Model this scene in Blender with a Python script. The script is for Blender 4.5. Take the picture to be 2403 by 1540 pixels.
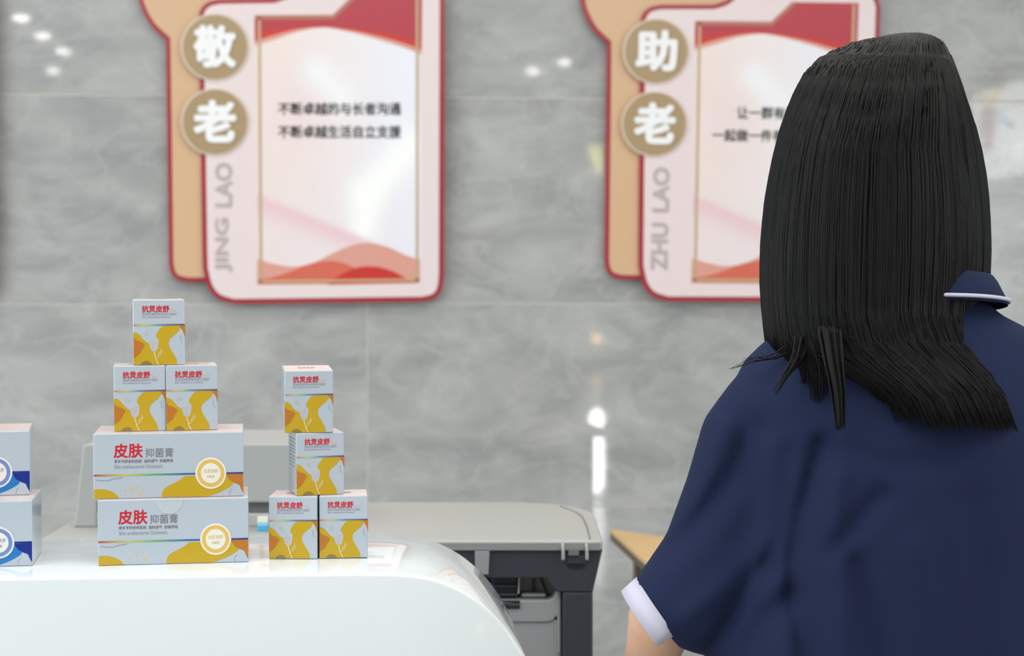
import bpy, bmesh, math, random
from mathutils import Vector, Matrix
random.seed(7)
for o in list(bpy.data.objects):
    bpy.data.objects.remove(o, do_unlink=True)
scene = bpy.context.scene
C = scene.collection

# ------------------------------------------------------------------ camera
F_PX, CX, CY = 4000.0, 1201.5, 770.0          # focal length in pixels of the 2403 x 1540 frame
YAW, PITCH = math.radians(4.6), math.atan(150 / 4000.0)
CAM = Vector((0.0, 0.0, 1.38))
cam_data = bpy.data.cameras.new('camera')
cam_data.sensor_fit = 'HORIZONTAL'
cam_data.sensor_width = 36.0
cam_data.lens = F_PX / 2403.0 * 36.0
cam_data.clip_start = 0.05
cam_data.dof.use_dof = True
cam_data.dof.focus_distance = 1.74
cam_data.dof.aperture_fstop = 7.5
cam = bpy.data.objects.new('camera', cam_data)
C.objects.link(cam)
cam.location = CAM
cam.rotation_euler = (math.pi / 2 - PITCH, 0, -YAW)
scene.camera = cam

# ------------------------------------------------------------------ world, exposure, large lights
world = bpy.data.worlds.new('world')
scene.world = world
world.use_nodes = True
world.node_tree.nodes['Background'].inputs[0].default_value = (0.80, 0.88, 1.0, 1)
world.node_tree.nodes['Background'].inputs[1].default_value = 0.6
vs = scene.view_settings
vs.view_transform = 'Standard'
vs.look = 'None'
vs.gamma = 1.0
vs.use_curve_mapping = False
vs.exposure = -0.63

def area_light(name, loc, rot, sx, sy, power, col):
    d = bpy.data.lights.new(name, 'AREA')
    d.shape = 'RECTANGLE'
    d.size, d.size_y = sx, sy
    d.energy = power
    d.color = col
    o = bpy.data.objects.new(name, d)
    C.objects.link(o)
    o.location = loc
    o.rotation_euler = rot
    return o
H = math.pi / 2
# daylight entering the tall windows of the left and right walls
area_light('daylight_left_window', (-4.36, 0.5, 1.75), (0, -H, 0), 2.1, 5.0, 255, (0.88, 0.96, 1.0))
area_light('daylight_right_window', (5.86, -2.1, 1.75), (0, H, 0), 2.1, 8.2, 200, (0.90, 0.97, 1.0))
area_light('added_patch_light', (5.85, -5.6, 2.62), (0, H, 0), 0.85, 1.75, 40, (0.98, 0.99, 1.0))  # unseen area light added for the bright patch at the right of the tiles
# ceiling panel lamps over the lobby and over the strip before the tiled wall
area_light('ceiling_panel_lobby', (0.2, 0.5, 3.17), (0, 0, 0), 4.6, 2.6, 156, (1.0, 0.975, 0.93))
area_light('ceiling_panel_back', (0.3, 3.3, 3.17), (0, 0, 0), 6.0, 1.0, 66, (1.0, 0.98, 0.94))

# ------------------------------------------------------------------ rays through the frame
FWD = Vector((math.sin(YAW) * math.cos(PITCH), math.cos(YAW) * math.cos(PITCH), -math.sin(PITCH)))
RGT = Vector((math.cos(YAW), -math.sin(YAW), 0))
UPV = RGT.cross(FWD)
def ray(px, py):
    return FWD + RGT * ((px - CX) / F_PX) + UPV * ((CY - py) / F_PX)
def on_y(px, py, Y):
    d = ray(px, py); return CAM + d * ((Y - CAM.y) / d.y)
def on_z(px, py, Z):
    d = ray(px, py); return CAM + d * ((Z - CAM.z) / d.z)
def on_d(px, py, D):
    return CAM + ray(px, py) * D

# ------------------------------------------------------------------ materials
def srgb(r, g, b):
    def f(c):
        c /= 255.0
        return c / 12.92 if c <= 0.04045 else ((c + 0.055) / 1.055) ** 2.4
    return (f(r), f(g), f(b), 1.0)
def mat(name, col, rough=0.5, metal=0.0, spec=0.5, coat=0.0, noise=0.0, nscale=40.0, bump=0.0, bscale=200.0):
    m = bpy.data.materials.new(name)
    m.use_nodes = True
    nt = m.node_tree
    b = nt.nodes['Principled BSDF']
    b.inputs['Base Color'].default_value = col
    b.inputs['Roughness'].default_value = rough
    b.inputs['Metallic'].default_value = metal
    b.inputs['Specular IOR Level'].default_value = spec
    b.inputs['Coat Weight'].default_value = coat
    b.inputs['Coat Roughness'].default_value = 0.04
    tc = nt.nodes.new('ShaderNodeTexCoord')
    if noise > 0:
        n = nt.nodes.new('ShaderNodeTexNoise')
        n.inputs['Scale'].default_value = nscale
        n.inputs['Detail'].default_value = 4
        nt.links.new(tc.outputs['Object'], n.inputs['Vector'])
        r = nt.nodes.new('ShaderNodeValToRGB')
        r.color_ramp.elements[0].position = 0.3
        r.color_ramp.elements[1].position = 0.7
        k0, k1 = 1 - noise, 1 + noise
        r.color_ramp.elements[0].color = (col[0] * k0, col[1] * k0, col[2] * k0, 1)
        r.color_ramp.elements[1].color = (min(1, col[0] * k1), min(1, col[1] * k1), min(1, col[2] * k1), 1)
        nt.links.new(n.outputs['Fac'], r.inputs['Fac'])
        nt.links.new(r.outputs['Color'], b.inputs['Base Color'])
    if bump > 0:
        n2 = nt.nodes.new('ShaderNodeTexNoise')
        n2.inputs['Scale'].default_value = bscale
        nt.links.new(tc.outputs['Object'], n2.inputs['Vector'])
        bp = nt.nodes.new('ShaderNodeBump')
        bp.inputs['Strength'].default_value = bump
        bp.inputs['Distance'].default_value = 0.002
        nt.links.new(n2.outputs['Fac'], bp.inputs['Height'])
        nt.links.new(bp.outputs['Normal'], b.inputs['Normal'])
    return m
def emit(name, col, strength):
    m = bpy.data.materials.new(name)
    m.use_nodes = True
    nt = m.node_tree
    nt.nodes.remove(nt.nodes['Principled BSDF'])
    e = nt.nodes.new('ShaderNodeEmission')
    e.inputs['Color'].default_value = col
    e.inputs['Strength'].default_value = strength
    nt.links.new(e.outputs[0], nt.nodes['Material Output'].inputs['Surface'])
    return m

# ------------------------------------------------------------------ mesh helpers
def link(name, me, m=None, parent=None, smooth=False):
    o = bpy.data.objects.new(name, me)
    C.objects.link(o)
    if m is not None:
        me.materials.append(m)
    if parent is not None:
        o.parent = parent
    if smooth:
        for p in me.polygons:
            p.use_smooth = True
    return o
def from_bm(name, bm, m=None, parent=None, smooth=False):
    bmesh.ops.recalc_face_normals(bm, faces=bm.faces)
    me = bpy.data.meshes.new(name)
    bm.to_mesh(me)
    bm.free()
    return link(name, me, m, parent, smooth)
def thing(name, label, cat, loc=(0, 0, 0), rz=0.0, group=None):
    o = bpy.data.objects.new(name, None)
    o.empty_display_size = 0.05
    C.objects.link(o)
    o.location = loc
    o.rotation_euler = (0, 0, rz)
    return tag(o, label, cat, group)
def tag(o, label=None, cat=None, group=None, kind=None):
    if label: o['label'] = label
    if cat: o['category'] = cat
    if group: o['group'] = group
    if kind: o['kind'] = kind
    return o
def bm_box(bm, x0, x1, y0, y1, z0, z1):
    v = [bm.verts.new(p) for p in ((x0, y0, z0), (x1, y0, z0), (x1, y1, z0), (x0, y1, z0),
                                   (x0, y0, z1), (x1, y0, z1), (x1, y1, z1), (x0, y1, z1))]
    for f in ((0, 3, 2, 1), (4, 5, 6, 7), (0, 1, 5, 4), (1, 2, 6, 5), (2, 3, 7, 6), (3, 0, 4, 7)):
        bm.faces.new([v[i] for i in f])
    return v
def bevel(bm, w, seg=2):
    bmesh.ops.bevel(bm, geom=list(bm.edges), offset=w, segments=seg, profile=0.5, affect='EDGES')
def box(name, x0, x1, y0, y1, z0, z1, m, parent=None, bev=0.0, seg=2):
    bm = bmesh.new()
    bm_box(bm, x0, x1, y0, y1, z0, z1)
    if bev > 0:
        bevel(bm, bev, seg)
    return from_bm(name, bm, m, parent, smooth=False)
def prism(name, front, back, m, parent=None, bev=0.0, seg=2):
    """closed solid between two matching outlines (lists of 3-D points)"""
    bm = bmesh.new()
    a = [bm.verts.new(p) for p in front]
    b = [bm.verts.new(p) for p in back]
    fa = bm.faces.new(a)
    fb = bm.faces.new(list(reversed(b)))
    n = len(a)
    for i in range(n):
        j = (i + 1) % n
        bm.faces.new((a[i], b[i], b[j], a[j]))
    bmesh.ops.recalc_face_normals(bm, faces=bm.faces)
    if bev > 0:
        es = [e for e in bm.edges if (fa in e.link_faces)]
        bmesh.ops.bevel(bm, geom=es, offset=bev, segments=seg, profile=0.5, affect='EDGES')
    bmesh.ops.triangulate(bm, faces=[f for f in bm.faces if len(f.verts) > 4])
    return from_bm(name, bm, m, parent)
def catmull(pts, n=6, closed=False):
    out = []
    N = len(pts)
    rng = range(N if closed else N - 1)
    for i in rng:
        if closed:
            p = [pts[(i - 1) % N], pts[i], pts[(i + 1) % N], pts[(i + 2) % N]]
        else:
            p = [pts[max(i - 1, 0)], pts[i], pts[i + 1], pts[min(i + 2, N - 1)]]
        for k in range(n):
            t = k / n
            out.append(tuple(0.5 * ((2 * p[1][d]) + (-p[0][d] + p[2][d]) * t + (2 * p[0][d] - 5 * p[1][d] + 4 * p[2][d] - p[3][d]) * t * t
                       + (-p[0][d] + 3 * p[1][d] - 3 * p[2][d] + p[3][d]) * t ** 3) for d in range(len(p[0]))))
    if not closed:
        out.append(tuple(pts[-1]))
    return out
def offset_poly(pts, w):
    """inset a polygon (any winding) by w"""
    n = len(pts)
    A = sum(pts[i][0] * pts[(i + 1) % n][1] - pts[(i + 1) % n][0] * pts[i][1] for i in range(n))
    s = 1 if A > 0 else -1
    out = []
    for i in range(n):
        p0, p1, p2 = Vector(pts[i - 1]), Vector(pts[i]), Vector(pts[(i + 1) % n])
        d1, d2 = (p1 - p0).normalized(), (p2 - p1).normalized()
        n1, n2 = Vector((-d1.y, d1.x)) * s, Vector((-d2.y, d2.x)) * s
        b = n1 + n2
        k = max(b.length_squared, 0.3)
        q = p1 + b * (2 * w / k)
        out.append((q.x, q.y))
    return out
def tube_bm(bm, path, rad, sides=6, cap=True):
    rings = []
    n = len(path)
    ref = Vector((0.123, 0.456, 0.88)).normalized()
    for i, p in enumerate(path):
        p = Vector(p)
        t = (Vector(path[min(i + 1, n - 1)]) - Vector(path[max(i - 1, 0)])).normalized()
        a = t.cross(ref)
        if a.length < 1e-4:
            a = t.cross(Vector((1, 0, 0)))
        a.normalize()
        b = t.cross(a)
        r = rad[i] if hasattr(rad, '__len__') else rad
        rings.append([bm.verts.new(p + (a * math.cos(2 * math.pi * k / sides) + b * math.sin(2 * math.pi * k / sides)) * r) for k in range(sides)])
    for i in range(n - 1):
        for k in range(sides):
            l = (k + 1) % sides
            bm.faces.new((rings[i][k], rings[i][l], rings[i + 1][l], rings[i + 1][k]))
    if cap:
        bm.faces.new(list(reversed(rings[0])))
        bm.faces.new(rings[-1])
def loft_bm(bm, rings, cap=True):
    R = [[bm.verts.new(p) for p in r] for r in rings]
    n = len(R[0])
    for i in range(len(R) - 1):
        for k in range(n):
            l = (k + 1) % n
            bm.faces.new((R[i][k], R[i][l], R[i + 1][l], R[i + 1][k]))
    if cap:
        bm.faces.new(list(reversed(R[0])))
        bm.faces.new(R[-1])
_text_cache = {}
def text_geo(body, weight=0.0, spacing=1.0):
    """outline of a line of writing as (verts2d, tris, bounds)"""
    key = (body, weight, spacing)
    if key in _text_cache:
        return _text_cache[key]
    cu = bpy.data.curves.new('writing', 'FONT')
    cu.body = body
    cu.size = 1.0
    cu.offset = weight
    cu.space_character = spacing
    cu.resolution_u = 3
    cu.dimensions = '2D'
    cu.fill_mode = 'BOTH'
    ob = bpy.data.objects.new('writing', cu)
    C.objects.link(ob)
    dg = bpy.context.evaluated_depsgraph_get()
    me = bpy.data.meshes.new_from_object(ob.evaluated_get(dg))
    vs_ = [(v.co.x, v.co.y) for v in me.vertices]
    fs = [tuple(p.vertices) for p in me.polygons]
    bpy.data.meshes.remove(me)
    bpy.data.objects.remove(ob)
    bpy.data.curves.remove(cu)
    xs = [v[0] for v in vs_]; ys = [v[1] for v in vs_]
    g = (vs_, fs, (min(xs), max(xs), min(ys), max(ys)))
    _text_cache[key] = g
    return g
def writing(name, body, x0, x1, y0, y1, mapf, off, thick, m, parent, weight=0.0, rot=0, spacing=1.0):
    """writing stretched into the design rectangle (x0..x1, y0..y1), y0 its foot and y1 its head; thin raised letters"""
    v2, fs, (a0, a1, b0, b1) = text_geo(body, 0.0, spacing)
    bm = bmesh.new()
    cnt = set()
    for f in fs:
        for i in range(len(f)):
            cnt.add((f[i], f[(i + 1) % len(f)]))
    rim = [(i, j) for (i, j) in cnt if (j, i) not in cnt]
    sh = [(0, 0)] if weight <= 0 else [(weight * math.cos(k * math.pi / 4), weight * math.sin(k * math.pi / 4)) for k in range(8)]
    wx, wy = (a1 - a0) + 2 * weight, (b1 - b0) + 2 * weight
    for n_, (dx, dy) in enumerate(sh):
        fr, bk = [], []
        for (x, y) in v2:
            u, v = (x + dx - a0 + weight) / wx, (y + dy - b0 + weight) / wy
            if rot:                                     # reading upwards
                px, py = x0 + (x1 - x0) * (1 - v), y0 + (y1 - y0) * u
            else:
                px, py = x0 + (x1 - x0) * u, y0 + (y1 - y0) * v
            fr.append(bm.verts.new(mapf(px, py, off + thick * (1 - .02 * n_))))
            if thick > 0.0015:
                bk.append(bm.verts.new(mapf(px, py, off)))
        for f in fs:
            try:
                bm.faces.new([fr[i] for i in f])
            except ValueError:
                pass
        if bk:
            for (i, j) in rim:
                bm.faces.new((fr[i], bk[i], bk[j], fr[j]))
    return from_bm(name, bm, m, parent)
def patch(name, pts, mapf, off, thick, m, parent):
    return prism(name, [mapf(x, y, off + thick) for x, y in pts], [mapf(x, y, off) for x, y in pts], m, parent)
def stroke_pts(pts, w):
    """thin ribbon polygon along a polyline"""
    L, R_ = [], []
    n = len(pts)
    for i in range(n):
        d = (Vector(pts[min(i + 1, n - 1)]) - Vector(pts[max(i - 1, 0)])).normalized()
        nn = Vector((-d.y, d.x)) * (w / 2)
        p = Vector(pts[i])
        L.append((p.x + nn.x, p.y + nn.y)); R_.append((p.x - nn.x, p.y - nn.y))
    return L + R_[::-1]
def circle_pts(cx, cy, r, n=48, ry=None):
    return [(cx + r * math.cos(2 * math.pi * k / n), cy + (ry or r) * math.sin(2 * math.pi * k / n)) for k in range(n)]
def copy_tree(o, parent=None):
    c = o.copy(); C.objects.link(c); c.parent = parent
    for ch in list(o.children):
        copy_tree(ch, c)
    return c

# ================================================================== THE SETTING
WALL_Y = 4.96
def tile_material():
    m = bpy.data.materials.new('polished_grey_marble_tile')
    m.use_nodes = True
    nt = m.node_tree
    b = nt.nodes['Principled BSDF']
    tc = nt.nodes.new('ShaderNodeTexCoord')
    oi = nt.nodes.new('ShaderNodeObjectInfo')
    mul = nt.nodes.new('ShaderNodeVectorMath'); mul.operation = 'SCALE'
    cmb = nt.nodes.new('ShaderNodeCombineXYZ')
    nt.links.new(oi.outputs['Random'], cmb.inputs[0]); nt.links.new(oi.outputs['Random'], cmb.inputs[2])
    nt.links.new(cmb.outputs[0], mul.inputs[0]); mul.inputs['Scale'].default_value = 17.0
    add = nt.nodes.new('ShaderNodeVectorMath'); add.operation = 'ADD'
    nt.links.new(tc.outputs['Object'], add.inputs[0]); nt.links.new(mul.outputs[0], add.inputs[1])
    mp = nt.nodes.new('ShaderNodeMapping')
    mp.inputs['Rotation'].default_value = (0, math.radians(20), 0)
    mp.inputs['Scale'].default_value = (0.8, 1, 1.5)
    nt.links.new(add.outputs[0], mp.inputs['Vector'])
    n1 = nt.nodes.new('ShaderNodeTexNoise')
    n1.inputs['Scale'].default_value = 5.5; n1.inputs['Detail'].default_value = 7; n1.inputs['Roughness'].default_value = 0.62
    n1.inputs['Distortion'].default_value = 0.6
    nt.links.new(mp.outputs[0], n1.inputs['Vector'])
    r1 = nt.nodes.new('ShaderNodeValToRGB')
    r1.color_ramp.elements[0].position = 0.32; r1.color_ramp.elements[0].color = srgb(154, 155, 155)
    r1.color_ramp.elements[1].position = 0.72; r1.color_ramp.elements[1].color = srgb(186, 186, 185)
    nt.links.new(n1.outputs['Fac'], r1.inputs['Fac'])
    n2 = nt.nodes.new('ShaderNodeTexNoise')
    n2.inputs['Scale'].default_value = 3.2; n2.inputs['Detail'].default_value = 6; n2.inputs['Distortion'].default_value = 1.6
    nt.links.new(mp.outputs[0], n2.inputs['Vector'])
    sub = nt.nodes.new('ShaderNodeMath'); sub.operation = 'SUBTRACT'; sub.inputs[1].default_value = 0.5
    ab = nt.nodes.new('ShaderNodeMath'); ab.operation = 'ABSOLUTE'
    nt.links.new(n2.outputs['Fac'], sub.inputs[0]); nt.links.new(sub.outputs[0], ab.inputs[0])
    r2 = nt.nodes.new('ShaderNodeValToRGB')
    r2.color_ramp.elements[0].position = 0.0; r2.color_ramp.elements[0].color = (0.22, 0.22, 0.22, 1)
    r2.color_ramp.elements[1].position = 0.035; r2.color_ramp.elements[1].color = (0, 0, 0, 1)
    nt.links.new(ab.outputs[0], r2.inputs['Fac'])
    mx = nt.nodes.new('ShaderNodeMix'); mx.data_type = 'RGBA'
    mx.inputs[7].default_value = srgb(200, 203, 202)
    nt.links.new(r2.outputs['Color'], mx.inputs[0]); nt.links.new(r1.outputs['Color'], mx.inputs[6])
    nt.links.new(mx.outputs[2], b.inputs['Base Color'])
    b.inputs['Roughness'].default_value = 0.035
    b.inputs['Specular IOR Level'].default_value = 0.5
    return m
M_TILE = tile_material()
M_GROUT = mat('pale_grout', srgb(196, 192, 184), 0.8, noise=0.06, nscale=60)
M_WHITEWALL = mat('white_wall_paint', srgb(214, 214, 210), 0.85, bump=0.1, bscale=90)
M_CEIL = mat('ceiling_paint', srgb(226, 226, 222), 0.9, bump=0.1, bscale=60)
M_FLOOR = mat('polished_floor_stone', srgb(170, 168, 162), 0.12, noise=0.08, nscale=3)
X0, X1, YB, ZC = -4.4, 5.9, -14.0, 3.2
tag(box('floor', X0 - .1, X1 + .1, YB - .1, WALL_Y + .1, -0.1, 0, M_FLOOR), 'pale polished stone floor of the lobby', None, kind='structure')
tag(box('ceiling', X0 - .1, X1 + .1, YB - .1, WALL_Y + .1, ZC, ZC + .1, M_CEIL), 'white painted lobby ceiling', None, kind='structure')
tag(box('wall_front', X0, X1, YB - .1, YB, 0, ZC, M_WHITEWALL), 'white painted wall behind the viewpoint', None, kind='structure')
def side_wall(name, x, xo, w0, w1, label):
    root = bpy.data.objects.new(name, None); C.objects.link(root); tag(root, label, None, kind='structure')
    box('wall_panel', x, xo, YB, w0, 0, ZC, M_WHITEWALL, root)
    box('wall_panel', x, xo, w1, WALL_Y, 0, ZC, M_WHITEWALL, root)
    box('wall_panel', x, xo, w0, w1, 0, 0.65, M_WHITEWALL, root)
    box('wall_panel', x, xo, w0, w1, 3.06, ZC, M_WHITEWALL, root)
side_wall('wall_left', X0 - .1, X0, -2.1, 3.1, 'white side wall with a wide window, left of the counter')
side_wall('wall_right', X1, X1 + .1, -6.5, 2.1, 'white side wall with a wide window, right of the lobby')

# tiled wall: one object for each tile, grout bed behind the joints
wall = bpy.data.objects.new('wall_back', None); C.objects.link(wall)
tag(wall, 'grey polished marble tiled wall behind the counter', None, kind='structure')
box('grout_bed', X0, X1, WALL_Y + .0012, WALL_Y + .08, 0, ZC, M_GROUT, wall)
TW, TH, J = 1.223, 0.598, 0.0042
tile_me = {}
for r in range(-1, 6):
    z0 = 0.069 + r * TH if r >= 0 else 0.0
    z1 = min(0.069 + (r + 1) * TH, ZC)
    for c in range(-4, 5):
        x0 = max(-0.023 + c * TW, X0); x1 = min(-0.023 + (c + 1) * TW, X1)
        if x1 - x0 < 0.05 or z1 - z0 < 0.03: continue
        w, h = round(x1 - x0 - J, 4), round(z1 - z0 - J, 4)
        if (w, h) not in tile_me:
            bm = bmesh.new()
            bm_box(bm, -w / 2, w / 2, 0, 0.010, -h / 2, h / 2)
            es = [e for e in bm.edges if all(v.co.y < 0.005 for v in e.verts)]
            bmesh.ops.bevel(bm, geom=es, offset=0.0008, segments=1, affect='EDGES')
            bmesh.ops.recalc_face_normals(bm, faces=bm.faces)
            me = bpy.data.meshes.new('tile'); bm.to_mesh(me); bm.free(); me.materials.append(M_TILE)
            tile_me[(w, h)] = me
        t = bpy.data.objects.new('tile', tile_me[(w, h)]); C.objects.link(t)
        t.location = ((x0 + x1) / 2, WALL_Y, (z0 + z1) / 2); t.parent = wall

# ================================================================== RECEPTION COUNTER
M_COUNTER = mat('glossy_white_lacquer', srgb(220, 227, 230), 0.05, coat=0.2, spec=0.5)
ZT, YF, YK = 1.0785, 1.662, 1.908
prof = [(-1.9, ZT), (-0.9, ZT), (-0.3, ZT), (-0.10, ZT), (-0.02, ZT - .0003), (0.022, ZT - .0017), (0.051, ZT - .0058), (0.073, ZT - .0132),
        (0.094, ZT - .0250), (0.1125, ZT - .0400), (0.128, ZT - .0570), (0.140, ZT - .0745), (0.1495, ZT - .0920), (0.1565, ZT - .110),
        (0.1650, ZT - .145), (0.1690, ZT - .190), (0.1700, ZT - .26)]
prof = prof[:4] + catmull(prof[4:], 4)
outline = prof + [(0.1700, 0.0), (-1.9, 0.0)]
bm = bmesh.new()
a = [bm.verts.new((x, YF, z)) for x, z in outline]
b_ = [bm.verts.new((x, YK, z)) for x, z in outline]
fa = bm.faces.new(a); fb = bm.faces.new(b_[::-1])
for i in range(len(a)):
    j = (i + 1) % len(a)
    bm.faces.new((a[i], b_[i], b_[j], a[j]))
bmesh.ops.recalc_face_normals(bm, faces=bm.faces)
es = [e for e in bm.edges if (fa in e.link_faces or fb in e.link_faces) and max(v.co.z for v in e.verts) > 0.01]
bmesh.ops.bevel(bm, geom=es, offset=0.0035, segments=4, profile=0.5, affect='EDGES')
counter = from_bm('reception_counter', bm, M_COUNTER, smooth=True)
try:
    counter.data.set_sharp_from_angle(angle=math.radians(50))
except Exception:
    pass
tag(counter, 'glossy white reception counter with a rounded falling end', 'counter')

# ================================================================== CARTONS
M_CARD = mat('coated_white_card', srgb(178, 188, 199), 0.22, spec=0.5, coat=0.3)
M_CARDSIDE = mat('pink_white_card', srgb(214, 196, 192), 0.3, coat=0.3)
M_YEL = mat('yellow_print', srgb(190, 158, 34), 0.28, coat=0.3)
M_ORG = mat('orange_print', srgb(182, 114, 44), 0.28, coat=0.3)
M_OLV = mat('olive_print', srgb(140, 120, 64), 0.3, coat=0.3)
M_RED = mat('red_print', srgb(200, 34, 52), 0.3)
M_GRY = mat('grey_print', srgb(118, 112, 120), 0.35)
M_LGRY = mat('pale_grey_print', srgb(146, 146, 160), 0.35)
M_PNK = mat('pale_pink_print', srgb(226, 196, 190), 0.3)
M_PALE = mat('off_white_print', srgb(226, 224, 214), 0.3)
M_GOLD = mat('gold_print', srgb(218, 180, 96), 0.3)
M_BLU = mat('mid_blue_print', srgb(36, 116, 186), 0.25, coat=0.3)
M_NVY = mat('navy_print', srgb(24, 46, 134), 0.25, coat=0.3)
M_PBL = mat('periwinkle_print', srgb(112, 136, 196), 0.3)
M_SEAL = mat('clear_seal', srgb(186, 194, 200), 0.08, coat=0.6)
def rainbow(name, w, stops):
    m = mat(name, (1, 1, 1, 1), 0.25, coat=0.3)
    nt = m.node_tree
    tc = [n for n in nt.nodes if n.type == 'TEX_COORD'][0]
    sp = nt.nodes.new('ShaderNodeSeparateXYZ'); nt.links.new(tc.outputs['Object'], sp.inputs[0])
    mr = nt.nodes.new('ShaderNodeMapRange'); mr.inputs['From Min'].default_value = -w / 2; mr.inputs['From Max'].default_value = w / 2
    nt.links.new(sp.outputs['X'], mr.inputs['Value'])
    cr = nt.nodes.new('ShaderNodeValToRGB'); nt.links.new(mr.outputs['Result'], cr.inputs['Fac'])
    el = cr.color_ramp.elements
    el[0].position, el[0].color = stops[0][0], srgb(*stops[0][1])
    el[1].position, el[1].color = stops[-1][0], srgb(*stops[-1][1])
    for p, c in stops[1:-1]:
        e = el.new(p); e.color = srgb(*c)
    nt.links.new(cr.outputs['Color'], nt.nodes['Principled BSDF'].inputs['Base Color'])
    return m
SW, SD, SH = 0.0495, 0.0495, 0.0640        # small carton
LW, LD, LH = 0.1487, 0.0880, 0.0655        # long carton
RB = [(0, (176, 60, 60)), (.2, (190, 190, 90)), (.38, (96, 170, 110)), (.6, (50, 100, 160)), (1, (64, 56, 120))]
M_RBS = rainbow('rainbow_foil_small', SW, [(0, (190, 120, 120)), (.2, (190, 190, 120)), (.32, (150, 190, 140)), (.5, (110, 130, 170)), (1, (90, 80, 110))])
M_RBL = rainbow('rainbow_foil_long', LW, RB)
E = 0.00012
def carton_body(w, d, h, root):
    o = box('carton', -w / 2, w / 2, -d / 2, d / 2, 0, h, M_CARD, root, bev=0.0009, seg=3)
    return o
def make_small(name, label, group):
    root = thing(name, label, 'box', group=group)
    carton_body(SW, SD, SH, root)
    def mp(u, v, off): return Vector(((u - .5) * SW, -SD / 2 - off, v * SH))
    def P(pts): return [((x - 165) / 1020.0 * .985 + .008, (1440 - y) / 1325.0) for x, y in pts]
    yel = [(770, 628), (1078, 628), (1098, 690), (1050, 770), (960, 850), (890, 910), (860, 1000), (880, 1080), (930, 1170), (990, 1270), (1025, 1350), (1030, 1432),
           (160, 1432), (160, 770), (210, 775), (280, 820), (340, 900), (420, 975), (465, 1000), (490, 1080), (502, 1130), (560, 1165), (600, 1160), (640, 1110),
           (660, 1010), (660, 920), (618, 866), (615, 830), (640, 770), (700, 690)]
    patch('yellow_print', P(yel[:2] + catmull(yel[1:12], 3)[1:] + catmull(yel[12:14], 1) + catmull(yel[14:], 3)), mp, 0, E, M_YEL, root)
    patch('orange_print', P(catmull([(160, 860), (210, 930), (300, 960), (372, 1010), (375, 1050), (330, 1120), (290, 1200), (220, 1260), (180, 1290), (160, 1292)], 3)), mp, E, E, M_ORG, root)
    patch('orange_print', P([(1078, 628), (1198, 628), (1198, 880), (1170, 800), (1145, 730), (1110, 690)]), mp, E * .5, E, M_ORG, root)
    patch('olive_print', P(catmull([(290, 1430), (330, 1382), (410, 1352), (480, 1372), (532, 1430)], 4)), mp, E, E, M_OLV, root)
    patch('foil_stripe', [(0.006, .604), (.994, .604), (.994, .628), (.006, .628)], mp, E, E, M_RBS, root)
    bm_all = [([(565, 1165), (585, 1230), (600, 1290), (620, 1350), (655, 1428)], 14, M_PALE), ([(640, 1250), (690, 1180), (720, 1110)], 9, M_PALE), ([(615, 1310), (690, 1240), (740, 1150)], 8, M_PALE),
              ([(500, 1010), (520, 1090), (545, 1160)], 8, M_PNK), ([(560, 940), (545, 1040), (555, 1150)], 8, M_PNK), ([(610, 930), (585, 1040), (570, 1150)], 8, M_PNK), ([(480, 980), (510, 960), (560, 1000), (610, 940)], 8, M_PNK),
              ([(385, 760), (410, 830)], 7, M_GOLD), ([(430, 730), (430, 800)], 6, M_GOLD), ([(470, 800), (455, 850)], 7, M_GOLD), ([(1110, 830), (1100, 920), (1150, 980)], 6, M_LGRY)]
    for pts, w, m in bm_all:
        patch('flower_line', P(stroke_pts(catmull(pts, 3), w)), mp, E * 2, E * .5, m, root)
    def q(x, y): return ((x - 165) / 1020.0, (1440 - y) / 1325.0)
    def wr(nm, body, x0, x1, y0, y1, m, wt=0.0):
        (u0, v0), (u1, v1) = q(x0, y1), q(x1, y0)
        writing(nm, body, u0, u1, v0, v1, mp, E, E, m, root, weight=wt)
    wr('title_lettering', '抗炅皮舒', 338, 880, 230, 372, M_RED, 0.025)
    wr('suffix_lettering', '抑菌', 895, 1020, 300, 362, M_PNK)
    wr('subtitle_lettering', '皮肤抑菌膏草本配方温和', 340, 1020, 380, 432, M_LGRY)
    wr('note_lettering', 'Skin antibacterial Ointment', 340, 900, 444, 482, M_LGRY)
    def tp(u, v, off): return Vector(((u - .5) * SW, (v - .5) * SD, SH + off))
    patch('top_print', [(.02, .03), (.98, .03), (.98, .97), (.02, .97)], tp, 0, E, M_CARDSIDE, root)
    writing('top_lettering', '抗炅皮舒', .30, .66, .40, .62, tp, E, E, M_ORG, root, weight=0.02)
    def lp(u, v, off): return Vector((-SW / 2 - off, (.5 - u) * SD, v * SH))
    for k in range(9):
        patch('text_line', [(.15, .88 - k * .055), (.85, .88 - k * .055), (.85, .90 - k * .055), (.15, .90 - k * .055)], lp, 0, E, M_LGRY, root)
    return root
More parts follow.
